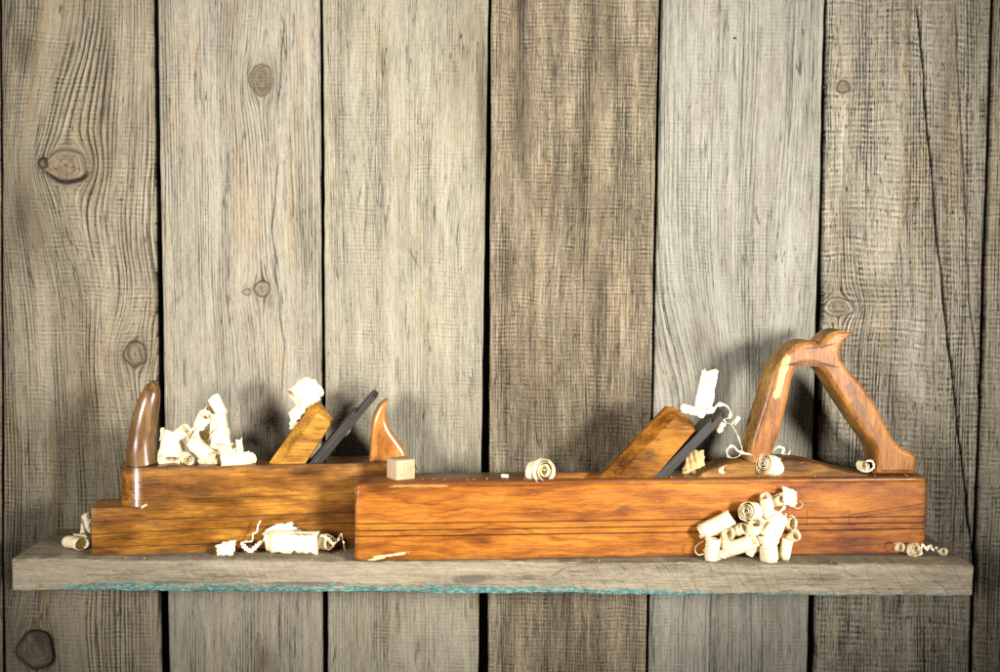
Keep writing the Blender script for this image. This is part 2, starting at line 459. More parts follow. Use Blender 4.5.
board(b, board_material('plank_tan', 1, D1, M1, L1, 4.2, .34, .42, .45, .26, 5.0, .18, .55, stain=.35, saw_cover=.75), (1.5, 4.5), (152.5, 159.5), 1, wall, 0,
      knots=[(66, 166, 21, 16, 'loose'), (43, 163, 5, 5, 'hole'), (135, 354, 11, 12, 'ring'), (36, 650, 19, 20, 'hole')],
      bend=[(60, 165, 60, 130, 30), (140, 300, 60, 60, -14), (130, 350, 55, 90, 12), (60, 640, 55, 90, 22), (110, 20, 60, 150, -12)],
      stains_and_shade=[(20, 215, 45, 60, .55), (22, 50, 16, 22, .6), (108, 60, 7, 120, .5), (95, 175, 5, 40, .35), (55, 430, 26, 40, .5), (0, 90, 14, 260, .35), (36, 650, 50, 50, .3)],
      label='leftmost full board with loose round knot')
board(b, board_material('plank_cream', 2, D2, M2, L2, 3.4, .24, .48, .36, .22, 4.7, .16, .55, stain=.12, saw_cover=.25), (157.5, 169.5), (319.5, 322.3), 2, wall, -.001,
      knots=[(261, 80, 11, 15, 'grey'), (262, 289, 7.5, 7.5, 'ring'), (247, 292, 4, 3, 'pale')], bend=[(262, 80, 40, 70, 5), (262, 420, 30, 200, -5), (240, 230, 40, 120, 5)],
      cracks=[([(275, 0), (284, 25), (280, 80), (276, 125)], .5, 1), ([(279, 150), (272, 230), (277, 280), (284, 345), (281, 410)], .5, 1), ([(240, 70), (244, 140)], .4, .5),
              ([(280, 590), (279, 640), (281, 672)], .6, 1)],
      stains_and_shade=[(165, 60, 5, 120, .35), (318, 380, 5, 80, .4), (300, 560, 30, 60, .3), (265, 660, 16, 22, .6)], label='pale board with small grey oval knot')
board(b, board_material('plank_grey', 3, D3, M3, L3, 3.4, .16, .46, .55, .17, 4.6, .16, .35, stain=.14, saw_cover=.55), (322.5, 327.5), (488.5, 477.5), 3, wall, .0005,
      stains_and_shade=[(482, 110, 9, 130, .75), (466, 60, 16, 110, .5), (486, 230, 6, 60, .7), (340, 440, 40, 70, .4), (418, 646, 5, 14, .5), (352, 15, 8, 20, .3), (470, 460, 20, 70, .35)],
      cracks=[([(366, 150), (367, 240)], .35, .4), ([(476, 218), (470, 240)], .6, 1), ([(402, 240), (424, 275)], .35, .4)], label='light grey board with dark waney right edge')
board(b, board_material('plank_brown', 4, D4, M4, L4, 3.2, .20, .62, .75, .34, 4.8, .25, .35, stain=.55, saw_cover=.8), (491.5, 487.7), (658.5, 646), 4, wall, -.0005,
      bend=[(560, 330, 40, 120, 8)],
      stains_and_shade=[(520, 60, 16, 200, .5), (590, 260, 16, 160, .55), (550, 400, 60, 90, .45), (605, 420, 40, 40, .5), (610, 30, 8, 90, .4)],
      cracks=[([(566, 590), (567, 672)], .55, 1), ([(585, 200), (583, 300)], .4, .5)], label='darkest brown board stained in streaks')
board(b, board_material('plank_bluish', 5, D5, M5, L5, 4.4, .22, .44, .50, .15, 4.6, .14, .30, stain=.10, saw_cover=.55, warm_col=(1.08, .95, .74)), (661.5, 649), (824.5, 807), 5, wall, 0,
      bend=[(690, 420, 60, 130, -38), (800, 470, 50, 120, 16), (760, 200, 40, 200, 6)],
      stains_and_shade=[(735, 470, 50, 60, .3), (702, 345, 20, 30, .45), (820, 330, 7, 60, .5), (770, 120, 4, 120, .35), (780, 560, 60, 100, .2)],  # blot up left of the handle is its shadow, painted in
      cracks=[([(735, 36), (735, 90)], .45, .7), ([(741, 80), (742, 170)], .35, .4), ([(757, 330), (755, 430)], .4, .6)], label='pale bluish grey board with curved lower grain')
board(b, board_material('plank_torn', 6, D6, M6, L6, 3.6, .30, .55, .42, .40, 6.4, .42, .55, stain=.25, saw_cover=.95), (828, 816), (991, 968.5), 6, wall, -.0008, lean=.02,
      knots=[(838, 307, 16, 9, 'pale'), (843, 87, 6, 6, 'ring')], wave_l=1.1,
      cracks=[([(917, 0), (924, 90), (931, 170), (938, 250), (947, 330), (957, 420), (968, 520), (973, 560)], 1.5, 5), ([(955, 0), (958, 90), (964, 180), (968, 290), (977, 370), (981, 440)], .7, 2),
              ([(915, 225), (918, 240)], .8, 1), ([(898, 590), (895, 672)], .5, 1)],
      stains_and_shade=[(945, 110, 10, 120, .55), (935, 200, 7, 120, .45), (850, 290, 40, 14, .35), (940, 470, 35, 60, .35)], label='split board with long dark cracks')
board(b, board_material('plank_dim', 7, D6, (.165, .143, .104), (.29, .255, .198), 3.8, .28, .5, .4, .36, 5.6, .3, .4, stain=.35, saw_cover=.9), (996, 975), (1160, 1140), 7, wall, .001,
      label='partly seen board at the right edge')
board(b, board_material('plank_dark_brown', 8, D4, M4, L4, 3.8, .28, .5, .4, .3, 5.6, .3, .4, stain=.4, saw_cover=.8), (-160, -160), (-1.5, 1), 8, wall, .002,  # same dark brown colours as the streaked board
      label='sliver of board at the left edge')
gm = G('gap_shade_backing'); _x, _y, _z = gm.pos()
BACK = gm.finish(gm.bsdf(gm.mix(gm.noise(gm.vec(_x * .05, _y, _z * .01), 1, 3), (.012, .01, .008), (.03, .024, .018)), .9, spec=.1))  # near-black colour paints the shade seen through the gaps
mesh_obj('backing', [(-1, .024, -.3), (1, .024, -.3), (1, .024, .75), (-1, .024, .75), (-1, .034, -.3), (1, .034, -.3), (1, .034, .75), (-1, .034, .75)],
         [(0, 1, 2, 3), (4, 5, 6, 7), (0, 1, 5, 4), (2, 3, 7, 6), (1, 2, 6, 5), (0, 3, 7, 4)], BACK, wall, False)
# nails in the boards
def nail(px, py, r):
    p = at(px, py, -.001); n = 12; V = []; Fs = []
    for k, (rr, y) in enumerate(((r, .002), (r, -.0003), (r * .7, -.0010), (.0001, -.0012))):
        V += [(p.x + rr * math.cos(2 * math.pi * i / n), p.y + y, p.z + rr * math.sin(2 * math.pi * i / n)) for i in range(n)]
    for k in range(3): Fs += [(k * n + i, k * n + (i + 1) % n, (k + 1) * n + (i + 1) % n, (k + 1) * n + i) for i in range(n)]
    mesh_obj('nail', V, Fs, STEEL_DARK, wall)
nail(825.5, 87, .0026); nail(735, 38, .0013)

# ------------------------------------------------------------------ shelf
def shelf_material():
    g = G('shelf_wood'); x, y, z = g.pos(); sd = 41.
    wv = g.noise(g.vec(x * .006, y * .02, z * .03), 1, 3) * 9.
    f1 = g.noise(g.vec(x * .02, y * .5, z * .55 + wv * .1), 1, 5, .7)
    f2 = g.noise(g.vec(x * .07, y * 1.4, z * 1.5), 1, 3, .7)
    st = g.noise(g.vec(x * .005, y * .05, z * .06), 1, 4, .6)
    dg = g.noise(g.vec(x * .55 + z * .32, y * .1, z * .05), 1, 2, .6)                 # slanting saw scratches
    dm = g.step(.42, .6, g.noise(g.vec(x * .006, y * .03, sd), 1, 2))
    ln = g.m('FRACT', (x + z * (.35 + g.noise(g.vec(x * .02, 0., 5.), 1, 1) * .6) + y * .3) / 23. + g.noise(g.vec(x * .022, 0., 3.), 1, 3) * 4.)
    ln = (1. - g.step(.0, .05, ln)) * g.step(30., 120., x) * g.step(.35, .5, g.noise(g.vec(x * .03, z * .04, 8.), 1, 2))
    t = .54 + (f1 - .5) * 1.0 + (f2 - .5) * .8 + (st - .5) * .8 + (dg - .5) * .35 * dm - ln * .15
    c = g.ramp(t, [(0., (0.0193, 0.0153, 0.0103)), (.25, (0.0724, 0.0578, 0.0386)), (.5, (0.1834, 0.1518, 0.1047)), (.85, (0.3185, 0.2694, 0.1929)), (1., (0.4052, 0.3480, 0.2558))])
    c = g.mix(g.step(.5, .8, g.noise(g.vec(x * .01, y * .03, z * .03 + 7.), 1, 3)) * .4, c, (1.08, .93, .7), 'MULTIPLY')
    # scarred patches
    for cx, cz, rx, rz in ((-20., -18., 24., 6.), (-190., -24., 60., 3.), (-330., -24., 30., 3.), (70., -10., 2., 7.)):
        e = 1. - g.m('SQRT', g.m('POWER', (x - cx + (z - cz) * -1.5) / rx, 2.) + g.m('POWER', (z - cz) / rz, 2.))
        e = g.step(.0, .5, e + (f1 - .5) * .9 + (dg - .5) * 1.2)
        c = g.mix(e * .75, c, (.075, .06, .048))
    # teal paint left along the lower front edge
    bn = g.noise(g.vec(x * .012, 2., 1.), 1, 3, .6)
    bj = g.noise(g.vec(x * .085 + z * .10, 5., z * .12), 1, 6, .78)
    hgt = -1.2 + (2.4 + bn * 13.) * (1. - g.step(40., 300., x) * .72) + (bj - .5) * 17.
    pm = (1. - g.step(-1.2, 1.2, (z + 33.) - hgt)) * g.step(-470., -420., x)
    pm = pm * g.step(.425, .53, g.noise(g.vec(x * .05 + z * .1, 3., z * .3), 1, 6, .75) + (1. - g.step(1., 5., z + 33.)) * .10)
    pcl = g.mix(g.step(.45, .65, g.noise(g.vec(x * .2, y * .2, z * .4), 1, 3)), (.035, .12, .115), (.12, .25, .23))
    gs = g.step(.62, .68, g.noise(g.vec(x * .025, 1., 9.), 1, 3, .6)) * (1. - g.step(1., 4., z + 33.))
    pcl = g.mix(gs, pcl, (.06, .42, .08))
    pcl = g.mix(g.step(.6, .7, g.noise(g.vec(x * .04, 1., 19.), 1, 3, .6)) * (1. - g.step(.5, 2., z + 33.)), pcl, (.45, .17, .05))
    spk = g.step(.735, .76, g.noise(g.vec(x * .10, y * .1, z * .15 + 13.), 1, 3, .6)) * .55
    c = g.mix(g.m('MAXIMUM', pm * .92, spk), c, pcl)
    return g.finish(g.bsdf(c, .8, g.bump(t - ln * .5 + pm * .25, .0009, .8), spec=.2))

def make_shelf():
    x0, x1, y0, y1, th = -.4978, .5022, -.1364, -.0012, .0328
    rng = np.random.default_rng(5); nx = 160
    prof = []
    for (cy, cz, a0) in ((y0, 0, 180), (y0, -th, 180)): pass
    r = .0022
    prof = [(y1, 0), (-.05, 0), (-.1, 0), (y0 + r, 0), (y0 + r * .3, -r * .3), (y0, -r), (y0, -th * .5), (y0, -th + r * .7), (y0 + r * .25, -th + r * .2), (y0 + r * .7, -th), (-.06, -th), (y1, -th)]
    V = []; Fs = []; m = len(prof)
    xs = [x0, x0 + .0012] + list(np.linspace(x0 + .006, x1 - .006, nx)) + [x1 - .0012, x1]
    for i, x in enumerate(xs):
        ins = .0014 if i in (0, len(xs) - 1) else 0
        for j, (y, z) in enumerate(prof):
            w1 = .0007 * math.sin(x * 37 + j * 1.3) + .0005 * math.sin(x * 113 + j) + .00035 * rng.standard_normal()
            w2 = .0005 * math.sin(x * 29 + j * .7) + .0003 * rng.standard_normal()
            if j in (0, m - 1): w1 = 0
            V.append((x, y + (w1 if 2 < j < 10 else 0) + (ins if 2 < j < 10 else 0), z + (w2 if 3 <= j <= 9 else 0) - (ins if z > -th / 2 else -ins)))
    for i in range(len(xs) - 1):
        for j in range(m):
            k = (j + 1) % m; Fs.append((i * m + j, i * m + k, (i + 1) * m + k, (i + 1) * m + j))
    Fs.append(tuple(range(m))); Fs.append(tuple((len(xs) - 1) * m + j for j in range(m)))
    o = mesh_obj('wooden_shelf', V, Fs, shelf_material()); sharp(o, 40)
    return tag(o, 'rough grey wooden shelf board with chipped teal paint along its lower front edge', 'shelf')
shelf = make_shelf()

# ------------------------------------------------------------------ frames of the two planes
class Frame:
    def __init__(s, name, loc, rz): s.o = empty(name, loc, rz); s.M = Matrix.Translation(loc) @ Matrix.Rotation(rz, 4, 'Z'); s.I = s.M.inverted()
    def on(s, px, py, y):
        """local x,z where the photograph shows px,py on the tool's own plane at local depth y"""
        d = fw + rt * ((px - 500) / F) + up * ((336 - py) / F)
        o = s.I @ CAM; d = s.I.to_3x3() @ d
        p = o + d * ((y - o.y) / d.y); return (p.x, p.z)
    def line(s, pts, y): return [s.on(a, b_, y) for a, b_ in pts]

def extend(p, q, k):
    """point beyond q on the line p->q by k"""
    v = np.array(q) - np.array(p); return tuple(np.array(q) + v / np.linalg.norm(v) * k)

OR = [(0., (0.0180, 0.0049, 0.0010)), (.25, (0.0901, 0.0240, 0.0025)), (.5, (0.2337, 0.0705, 0.0054)), (.75, (0.3689, 0.1402, 0.0129)), (1., (0.4592, 0.2322, 0.0393))]
BR = [(0., (0.0069, 0.0026, 0.0008)), (.25, (0.0434, 0.0148, 0.0020)), (.5, (0.1733, 0.0641, 0.0062)), (.75, (0.3641, 0.1647, 0.0202)), (1., (0.4855, 0.2774, 0.0542))]
TO = [(0., (0.0276, 0.0083, 0.0018)), (.25, (0.0966, 0.0313, 0.0055)), (.5, (0.2162, 0.0791, 0.0147)), (.75, (0.3128, 0.1362, 0.0331)), (1., (0.4048, 0.2208, 0.0736))]
WD = [(0., (0.0158, 0.0049, 0.0008)), (.25, (0.0684, 0.0212, 0.0020)), (.5, (0.1692, 0.0635, 0.0063)), (.75, (0.2592, 0.1119, 0.0142)), (1., (0.3384, 0.1754, 0.0317))]

# ------------------------------------------------------------------ jointer plane
JL, JW, JH = .6110, .050, .0835
J = Frame('jointer_plane', (-.1408, -.1399, .0003), R(4.72))
tag(J.o, 'long orange brown wooden jointer plane with looped handle, lying in front on the shelf', 'hand plane')

def jointer_body():
    z3 = [(.0395, .0405), (.0322, .0338), (.0262, .0268)]
    rng = random.Random(3)
    def prof(f):
        P = [(0.0012, 0), (0, .0012)]
        for (a, b_) in sorted(z3):
            z = a + (b_ - a) * f; P += [(0, z - .0007), (.0009, z - .0001), (.0009, z + .0001), (0, z + .0007)]
        P += [(0, JH - .0062), (.0009, JH - .0056), (.0003, JH - .0045), (.0003, JH - .0022), (.0013, JH - .0006), (.003, JH), (JW - .003, JH), (JW - .0008, JH - .0008), (JW, JH - .003), (JW, .0015), (JW - .0015, 0)]
        return P
    secs = [(0., .0045), (.0006, .0022), (.002, .0007), (.005, 0)] + [(.005 + (JL - .009) * k / 40, 0) for k in range(1, 41)] + [(JL - .0012, .0006), (JL, .0018)]
    V = []; Fs = []; m = len(prof(0))
    for (x, ins) in secs:
        for (y, z) in prof(x / JL):
            zz = JH / 2 + (z - JH / 2) * (1 - ins * 2 / JH); yy = JW / 2 + (y - JW / 2) * (1 - ins * 2 / JW)
            if x < .03 and z > JH * .9: zz -= .0035 * (1 - x / .03) ** 3
            V.append((x, yy + .00015 * math.sin(x * 60), zz))
    for i in range(len(secs) - 1):
        for j in range(m):
            k = (j + 1) % m; Fs.append((i * m + j, i * m + k, (i + 1) * m + k, (i + 1) * m + j))
    Fs.append(tuple(range(m))); Fs.append(tuple((len(secs) - 1) * m + j for j in range(m)))
    mk = [J.on(850, 515, 0) + J.on(925, 503.5, 0) + (.45 / 1000,), J.on(807, 510, 0) + J.on(807, 527, 0) + (.4 / 1000,), J.on(849, 509, 0) + J.on(849, 525, 0) + (.4 / 1000,),
          J.on(668, 517, 0) + J.on(700, 517, 0) + (.4 / 1000,)]
    mk = [tuple(v * 1000 for v in q) for q in mk]
    px = lambda a, b_: tuple(v * 1000 for v in J.on(a, b_, 0))
    mat = plane_wood('jointer_wood', OR, 3, marks=mk, zlines=[(39.5, .75, .0016), (32.2, .7, .0026), (26.2, .7, .001)], zwob=.0, fig=.95, dirt=.42, coat=.25, rough=.43, pore=.5, blotw=.8, dirt_col=(.055, .018, .005), grime_shade=[(2, 7., -1.), (0, 602., 612.), (2, 77., 82.)], wear=[(2, 85.5, 91.), (0, 1., -4.)], red=(380., 560., (1.0, .95, 1.25)),
                     pale=[px(392, 555) + (17., 1.2, .12, (.72, .52, .24), .9), px(378, 558.5) + (9., 1.1, .2, (.72, .52, .24), .8), px(420, 486) + (30., 1.2, .0, (.50, .28, .10), .5)])
    o = mesh_obj('body', V, Fs, mat, J.o); sharp(o, 40)
    # throat for wedge and iron
    a = J.on(548, 478, .01)[0]; c0 = J.on(662, 478, .01)[0]
    V = []
    for y in (.0075, JW - .0075):
        V += [(a, y, JH + .01), (c0, y, JH + .01), (c0 - .004, y, JH - .004), (c0 - .05, y, .02), (a + .035, y, .02), (a + .003, y, JH - .008)]
    Fs = [(0, 1, 2, 3, 4, 5), (6, 7, 8, 9, 10, 11)] + [(i, (i + 1) % 6, 6 + (i + 1) % 6, 6 + i) for i in range(6)]
    cut(o, [mesh_obj('cutter', V, Fs, mat, J.o, False)]); sharp(o, 40)
    return o
jointer_body()

def wedge_iron(fr, wedge_px, yf, yb, wood, iron_a, iron_b, iron_w, parent, ztop, cap_frac=.82, thick=.0062, cham=.0095):
    """wedge from its traced near face, then the double iron behind it; iron_a -> iron_b: lower and upper end of its near edge"""
    P = fr.line(wedge_px, yf)
    lo0 = extend(P[1], P[0], .030); lo1 = extend(P[-2], P[-1], .030)
    out = [lo0] + P[1:-1] + [lo1]
    sharp(slab('wedge', out, yf, yb, wood, parent, r=cham, segs=1, rw=(1, 1, .9, .4, .2, .2)), 25)
    A = np.array(fr.on(*iron_a, yf)); B = np.array(fr.on(*iron_b, yf)); d = (B - A); L = np.linalg.norm(d); d /= L; n = np.array((d[1], -d[0]))   # n: away from the wedge
    A2 = A - d * .030; y0 = yf - .001; y1 = y0 + iron_w
    def plate(name, off, th, s0, s1, mats, par, clip=.006, hump=0, edge=True):
        # outline in the plate's own plane (s along the iron, y across), thickness along n
        pl = [(s0, y0), (s1 - clip, y0), (s1 - clip * .3, y0 + clip * .6), (s1, y0 + clip * 1.8), (s1, y1 - clip * 1.8), (s1 - clip * .3, y1 - clip * .6), (s1 - clip, y1), (s0, y1)]
        V = []
        for k, (o_, ins) in enumerate(((off, .0004), (off + .0004, 0), (off + th - .0004, 0), (off + th, .0004))):
            cs = (s0 + s1) / 2; cy_ = (y0 + y1) / 2
            for s_, y in pl:
                ss = cs + (s_ - cs) * (1 - 2 * ins / (s1 - s0)); yy = cy_ + (y - cy_) * (1 - 2 * ins / (y1 - y0))
                p = A2 + d * (ss + .030) + n * o_; V.append((p[0], yy, p[1]))
        N = len(pl); Fs = []; M = []
        for k in range(3):
            for i in range(N): Fs.append((k * N + i, k * N + (i + 1) % N, (k + 1) * N + (i + 1) % N, (k + 1) * N + i)); M.append(0 if k == 1 else 1)
        Fs += [tuple(range(N)), tuple(3 * N + i for i in range(N))]; M += [0, 0]
        o = mesh_obj(name, V, Fs, mats, par, False, M); return o
    ir = plate('iron', 0, thick, -.03, L, [STEEL_DARK, STEEL_EDGE], parent)
    plate('cap_iron', -.0034, .0032, -.03, L * cap_frac, [STEEL_DARK, STEEL_EDGE], ir, .004)
    # screw joining the two irons
    p = A2 + d * (L * .45 + .03) + n * (thick); ym = (y0 + y1) / 2; V = []; Fs = []; k = 14
    for (rr, o_) in ((.006, -.0005), (.006, .002), (.0048, .0030)):
        for i in range(k):
            a = 2 * math.pi * i / k; q = p + d * rr * math.cos(a) + n * o_; V.append((q[0], ym + rr * math.sin(a), q[1]))
    for c in range(2): Fs += [(c * k + i, c * k + (i + 1) % k, (c + 1) * k + (i + 1) % k, (c + 1) * k + i) for i in range(k)]
    Fs += [tuple(range(k)), tuple(2 * k + i for i in range(k))]
    mesh_obj('screw', V, Fs, STEEL_EDGE, ir, False)

wedge_iron(J, [(600, 481), (669, 408.5), (678, 409.5), (695.5, 423.5), (697.5, 431), (654, 481)], .0095, .0405,
           plane_wood('jointer_wedge_wood', WD, 7, fig=.7, dirt=.95, coat=.06, rough=.5, spec=.1, pore=.45, blotw=1.6, dirt_col=(.03, .013, .006)), (655, 481), (724, 411), .031, J.o, JH, .86, cham=.0115)

# closed handle
tote_px = [(747, 474), (749.5, 452), (754.5, 431), (763.5, 403), (770, 380), (776, 366), (784.5, 353.5), (795.5, 344.5), (805.5, 340.8), (814, 341.5), (819.5, 343.5), (825, 337.5), (833, 332), (842, 330), (848.5, 331.8),
           (852.3, 334.8), (846, 339.5), (840.5, 347), (840.5, 357), (846.5, 368), (864, 387), (876, 406), (885, 423), (893.5, 439), (903.5, 448.5), (912, 452), (916, 457), (916, 474),
           (875, 474), (876.5, 462), (872.5, 447), (859.5, 428), (845.5, 407), (834.5, 390), (824.5, 374), (816, 366), (807, 363.6), (798, 367.5), (792, 380), (787.5, 402), (782, 424), (776.5, 441), (771, 455), (768, 474)]
YT0, YT1 = .0075, .0475
tl = [np.array(p) for p in J.line(tote_px, YT0 + .002)]
def smooth_tote():
    base = {0, 27, 28, 43}; out = []; idx = []
    N = len(tl)
    for i in range(N):
        a, b_, c, d_ = tl[i - 1], tl[i], tl[(i + 1) % N], tl[(i + 2) % N]
        if i in base and (i + 1) % N in base: out.append(b_); idx.append(i); continue
        if i in base: a = b_
        if (i + 1) % N in base: d_ = c
        for k in range(4):
            t = k / 4
            out.append(.5 * (2 * b_ + (c - a) * t + (2 * a - 5 * b_ + 4 * c - d_) * t * t + (3 * b_ - a - 3 * c + d_) * t ** 3)); idx.append(i)
    return out, idx
tout, tidx = smooth_tote()
tpx = lambda a, b_: tuple(v * 1000 for v in J.on(a, b_, YT0))
def patch(px, py, rx, rz, rot, col, k):       # worn or smudged spot; x and z swap because the handle's grain runs upwards
    a = tpx(px, py); return (a[1], a[0], rz, rx, -rot, col, k)
TOTE = plane_wood('handle_wood', TO, 14, fig=.35, dirt=.5, coat=.16, rough=.40, dirt_col=(.05, .02, .007), blotw=1.5, pore=.3, grain_axis='z',
                  pale=[patch(782, 376, 4., 23., -.22, (.45, .30, .13), .8), patch(851, 390, 5., 8., .6, (.09, .042, .016), .6), patch(858, 408, 6., 11., .5, (.10, .046, .018), .65), patch(869, 428, 4., 7., .4, (.09, .042, .016), .5)])
TOTE_IN = plane_wood('handle_rough_wood', [(0., (.03, .013, .004)), (.3, (.09, .04, .011)), (.55, (.21, .105, .026)), (.8, (.37, .21, .06)), (1., (.48, .31, .11))], 15, fig=.6, dirt=.6, coat=.05, rough=.55)
slab('handle', tout, YT0, YT1, [TOTE, TOTE_IN], J.o, r=.0052, segs=4, midx_fn=lambda i, k: 1 if (tidx[i] >= 28 and k >= 3) or (tidx[i] < 14 and k >= 2) else 0)
BASE_WOOD = plane_wood('handle_base_wood', [(0., (.02, .008, .002)), (.3, (.06, .024, .006)), (.55, (.15, .065, .014)), (.8, (.27, .135, .032)), (1., (.36, .21, .06))], 35, fig=.5, dirt=.8, coat=.05, rough=.6, spec=.12, blotw=1.6, pore=.5)
bl = J.line([(700, 475.5), (702, 473), (714, 468.5), (730, 463.5), (750, 461), (775, 460), (800, 460.5), (820, 464), (840, 470), (858, 473.5), (868, 475), (868, 476)], YT0)
bl[0] = (bl[0][0], JH - .0008); bl[-1] = (bl[-1][0], JH - .0008)
slab('handle_base', catmull(bl[1:-1], 3, False) + [np.array(bl[-1]), np.array(bl[0])], YT0 - .0005, YT1 + .0005, [BASE_WOOD], J.o, r=.003, segs=3)

# striking button near the front end
sbx, sbz = J.on(395, 483, .014)
ang = R(28); hw = .0110
plan = [(sbx + .006 + hw * (sx * math.cos(ang) - sy * math.sin(ang)), .0215 + hw * (sx * math.sin(ang) + sy * math.cos(ang))) for sx, sy in ((-1, -1), (1, -1), (1, 1), (-1, 1))]
gp = plane_wood('pale_button_wood', [(0., (0.2108, 0.1320, 0.0660)), (.3, (0.3224, 0.2220, 0.1210)), (.6, (0.3844, 0.2820, 0.1705)), (1., (0.4340, 0.3360, 0.2200))], 21, fig=.4, dirt=.15, coat=0, rough=.6, pore=.25, grain_axis='z')
o = prism('strike_button', plan, JH - .004, JH + .0205, gp, J.o); bevel(o, .0009, 2)

# ------------------------------------------------------------------ stepped plane
PL, PW = .346, .048
P_ = Frame('stepped_plane', (-.4188, -.1225, .0003), R(8.2))
tag(P_.o, 'shorter dark stained wooden plane with stepped front end and brown horn, behind on the left', 'hand plane')
ZTOE, ZTOP = .0505, .0928
ppx = lambda a, b_: tuple(v * 1000 for v in P_.on(a, b_, 0))
PWOOD = plane_wood('stepped_plane_wood', BR, 8, zlines=[(36., .8, .012), (22.5, .75, .02), (9., .7, .0), (57., .4, .01)], fig=.6, dirt=.7, coat=.4, rough=.36, pore=.7, blotw=1.15, grime_shade=[(2, 9., -1.), (2, 85., 94.), (0, 190., 345.)],  # last entry paints the jointer's shadow, with some stain, along the rear
                   dirt_col=(.045, .018, .008), pale=[ppx(144, 506) + (3.4, 1.3, .45, (.46, .38, .28), .85)])
xe = P_.on(121, 468, .02)[0]; xf = P_.on(143, 490, 0)[0]
outl = [(0, 0), (PL, 0), (PL, .074), (PL - .003, .082), (PL - .012, .090), (PL - .024, ZTOP), (xe, ZTOP - .0008), (xe, ZTOE + .004), (xe + .0012, ZTOE + .0012), (xe + .004, ZTOE), (xe - .012, ZTOE), (0, ZTOE)]
outl = outl[:7] + [(xe, ZTOE), (0, ZTOE)]
body = slab('body', outl, 0, PW, PWOOD, P_.o, r=.0001, segs=1)
me = body.data
bm = bmesh.new(); bm.from_mesh(me); bm.clear()
vs = [[bm.verts.new((x, y, z)) for x, z in outl] for y in (0, PW)]
n = len(outl)
for i in range(n): bm.faces.new((vs[0][i], vs[0][(i + 1) % n], vs[1][(i + 1) % n], vs[1][i]))
bm.faces.new(vs[0]); bm.faces.new(vs[1]); bmesh.ops.recalc_face_normals(bm, faces=bm.faces); bm.to_mesh(me); bm.free()
# rounded near corner of the raised part
rr = max(.016, xf - xe); arc = [(xf - rr * math.sin(a), rr * .9 * (1 - math.cos(a))) for a in [k * math.pi / 2 / 8 for k in range(9)]]
c1 = prism('cutter', [(xf, -.01)] + arc + [(xe - .02, rr * .9), (xe - .02, -.01)], ZTOE, ZTOP + .02, PWOOD, P_.o)
ta = P_.on(268, 462, .01)[0]; tb = P_.on(322, 462, .01)[0]
V = []
for y in (.0075, PW - .0075):
    V += [(ta, y, ZTOP + .01), (tb + .006, y, ZTOP + .01), (tb, y, ZTOP - .002), (tb - .045, y, .02), (ta - .01, y, .02), (ta, y, ZTOP - .01)]
c2 = mesh_obj('cutter', V, [(0, 1, 2, 3, 4, 5), (6, 7, 8, 9, 10, 11)] + [(i, (i + 1) % 6, 6 + (i + 1) % 6, 6 + i) for i in range(6)], PWOOD, P_.o, False)
cut(body, [c1, c2]); bevel(body, .0016, 3)

wedge_iron(P_, [(270.5, 462), (312.5, 404), (321, 405), (333, 420), (331.5, 426), (308, 462)], .0095, .0385,
           plane_wood('stepped_wedge_wood', [(0., (.06, .024, .004)), (.25, (.15, .06, .007)), (.5, (.30, .140, .018)), (.75, (.43, .235, .042)), (1., (.53, .34, .09))], 17, fig=.6, dirt=.85, coat=.2, rough=.42, pore=.5, blotw=1.5, dirt_col=(.035, .015, .006)),
           (315, 462), (375, 391), .029, P_.o, ZTOP, .72)

# front horn
hp = [((126, 469), (158, 470)), ((125.8, 459), (157, 461)), ((126.2, 448), (155.5, 450)), ((128.5, 435), (155, 438)), ((131, 422), (157, 425)), ((134.5, 409), (159, 412)), ((139, 397), (160.4, 400)), ((144, 388), (160.2, 391.5)), ((148, 383.2), (159, 386)), ((151, 381.2), (157.5, 382.8))]
C = []; rx = []
for a, c in hp:
    a = np.array(P_.on(*a, .024)); c = np.array(P_.on(*c, .024)); m_ = (a + c) / 2; C.append((m_[0], .024, m_[1])); rx.append(np.linalg.norm(a - c) / 2)
C[0] = (C[0][0], .024, ZTOP - .001); C.append((C[-1][0] + .001, .024, C[-1][2] + .0012)); rx.append(.0012)
CC = catmull([(*c, r_) for c, r_ in zip(C, rx)], 4, False)
gh = plane_wood('horn_wood', [(0., (0.0187, 0.0081, 0.0039)), (.3, (0.0562, 0.0243, 0.0078)), (.55, (0.1125, 0.0540, 0.0182)), (.8, (0.1875, 0.1013, 0.0364)), (1., (0.2750, 0.1620, 0.0650))], 25, fig=.8, dirt=.55, coat=.8, rough=.3, pore=.5, grain_axis='z', dirt_col=(0.0225, 0.0121, 0.0052))
tube('front_horn', [c[:3] for c in CC], [c[3] for c in CC], [c[3] * (.92 if i < len(CC) * .7 else .85) for i, c in enumerate(CC)], gh, P_.o, 28)
# rear horn
rp = [(369.5, 463), (370.5, 446), (372, 426), (374, 417), (378.5, 407), (383, 402.5), (388.6, 399.6), (387.6, 403.5), (386, 411), (387, 421), (391, 430), (396, 437.5), (401.5, 445), (405, 451), (408, 463)]
rl = P_.line(rp, .012)
ro = catmull(rl, 4, False)
gr = plane_wood('rear_horn_wood', [(0., (0.0744, 0.0235, 0.0053)), (.3, (0.1934, 0.0670, 0.0131)), (.55, (0.3125, 0.1272, 0.0262)), (.8, (0.4018, 0.1942, 0.0471)), (1., (0.4613, 0.2544, 0.0786))], 29, fig=.7, dirt=.65, coat=.7, rough=.3, pore=.4, grain_axis='z', blotw=1.4)
slab('rear_horn', ro, .010, .036, gr, P_.o, r=.0050, segs=4)

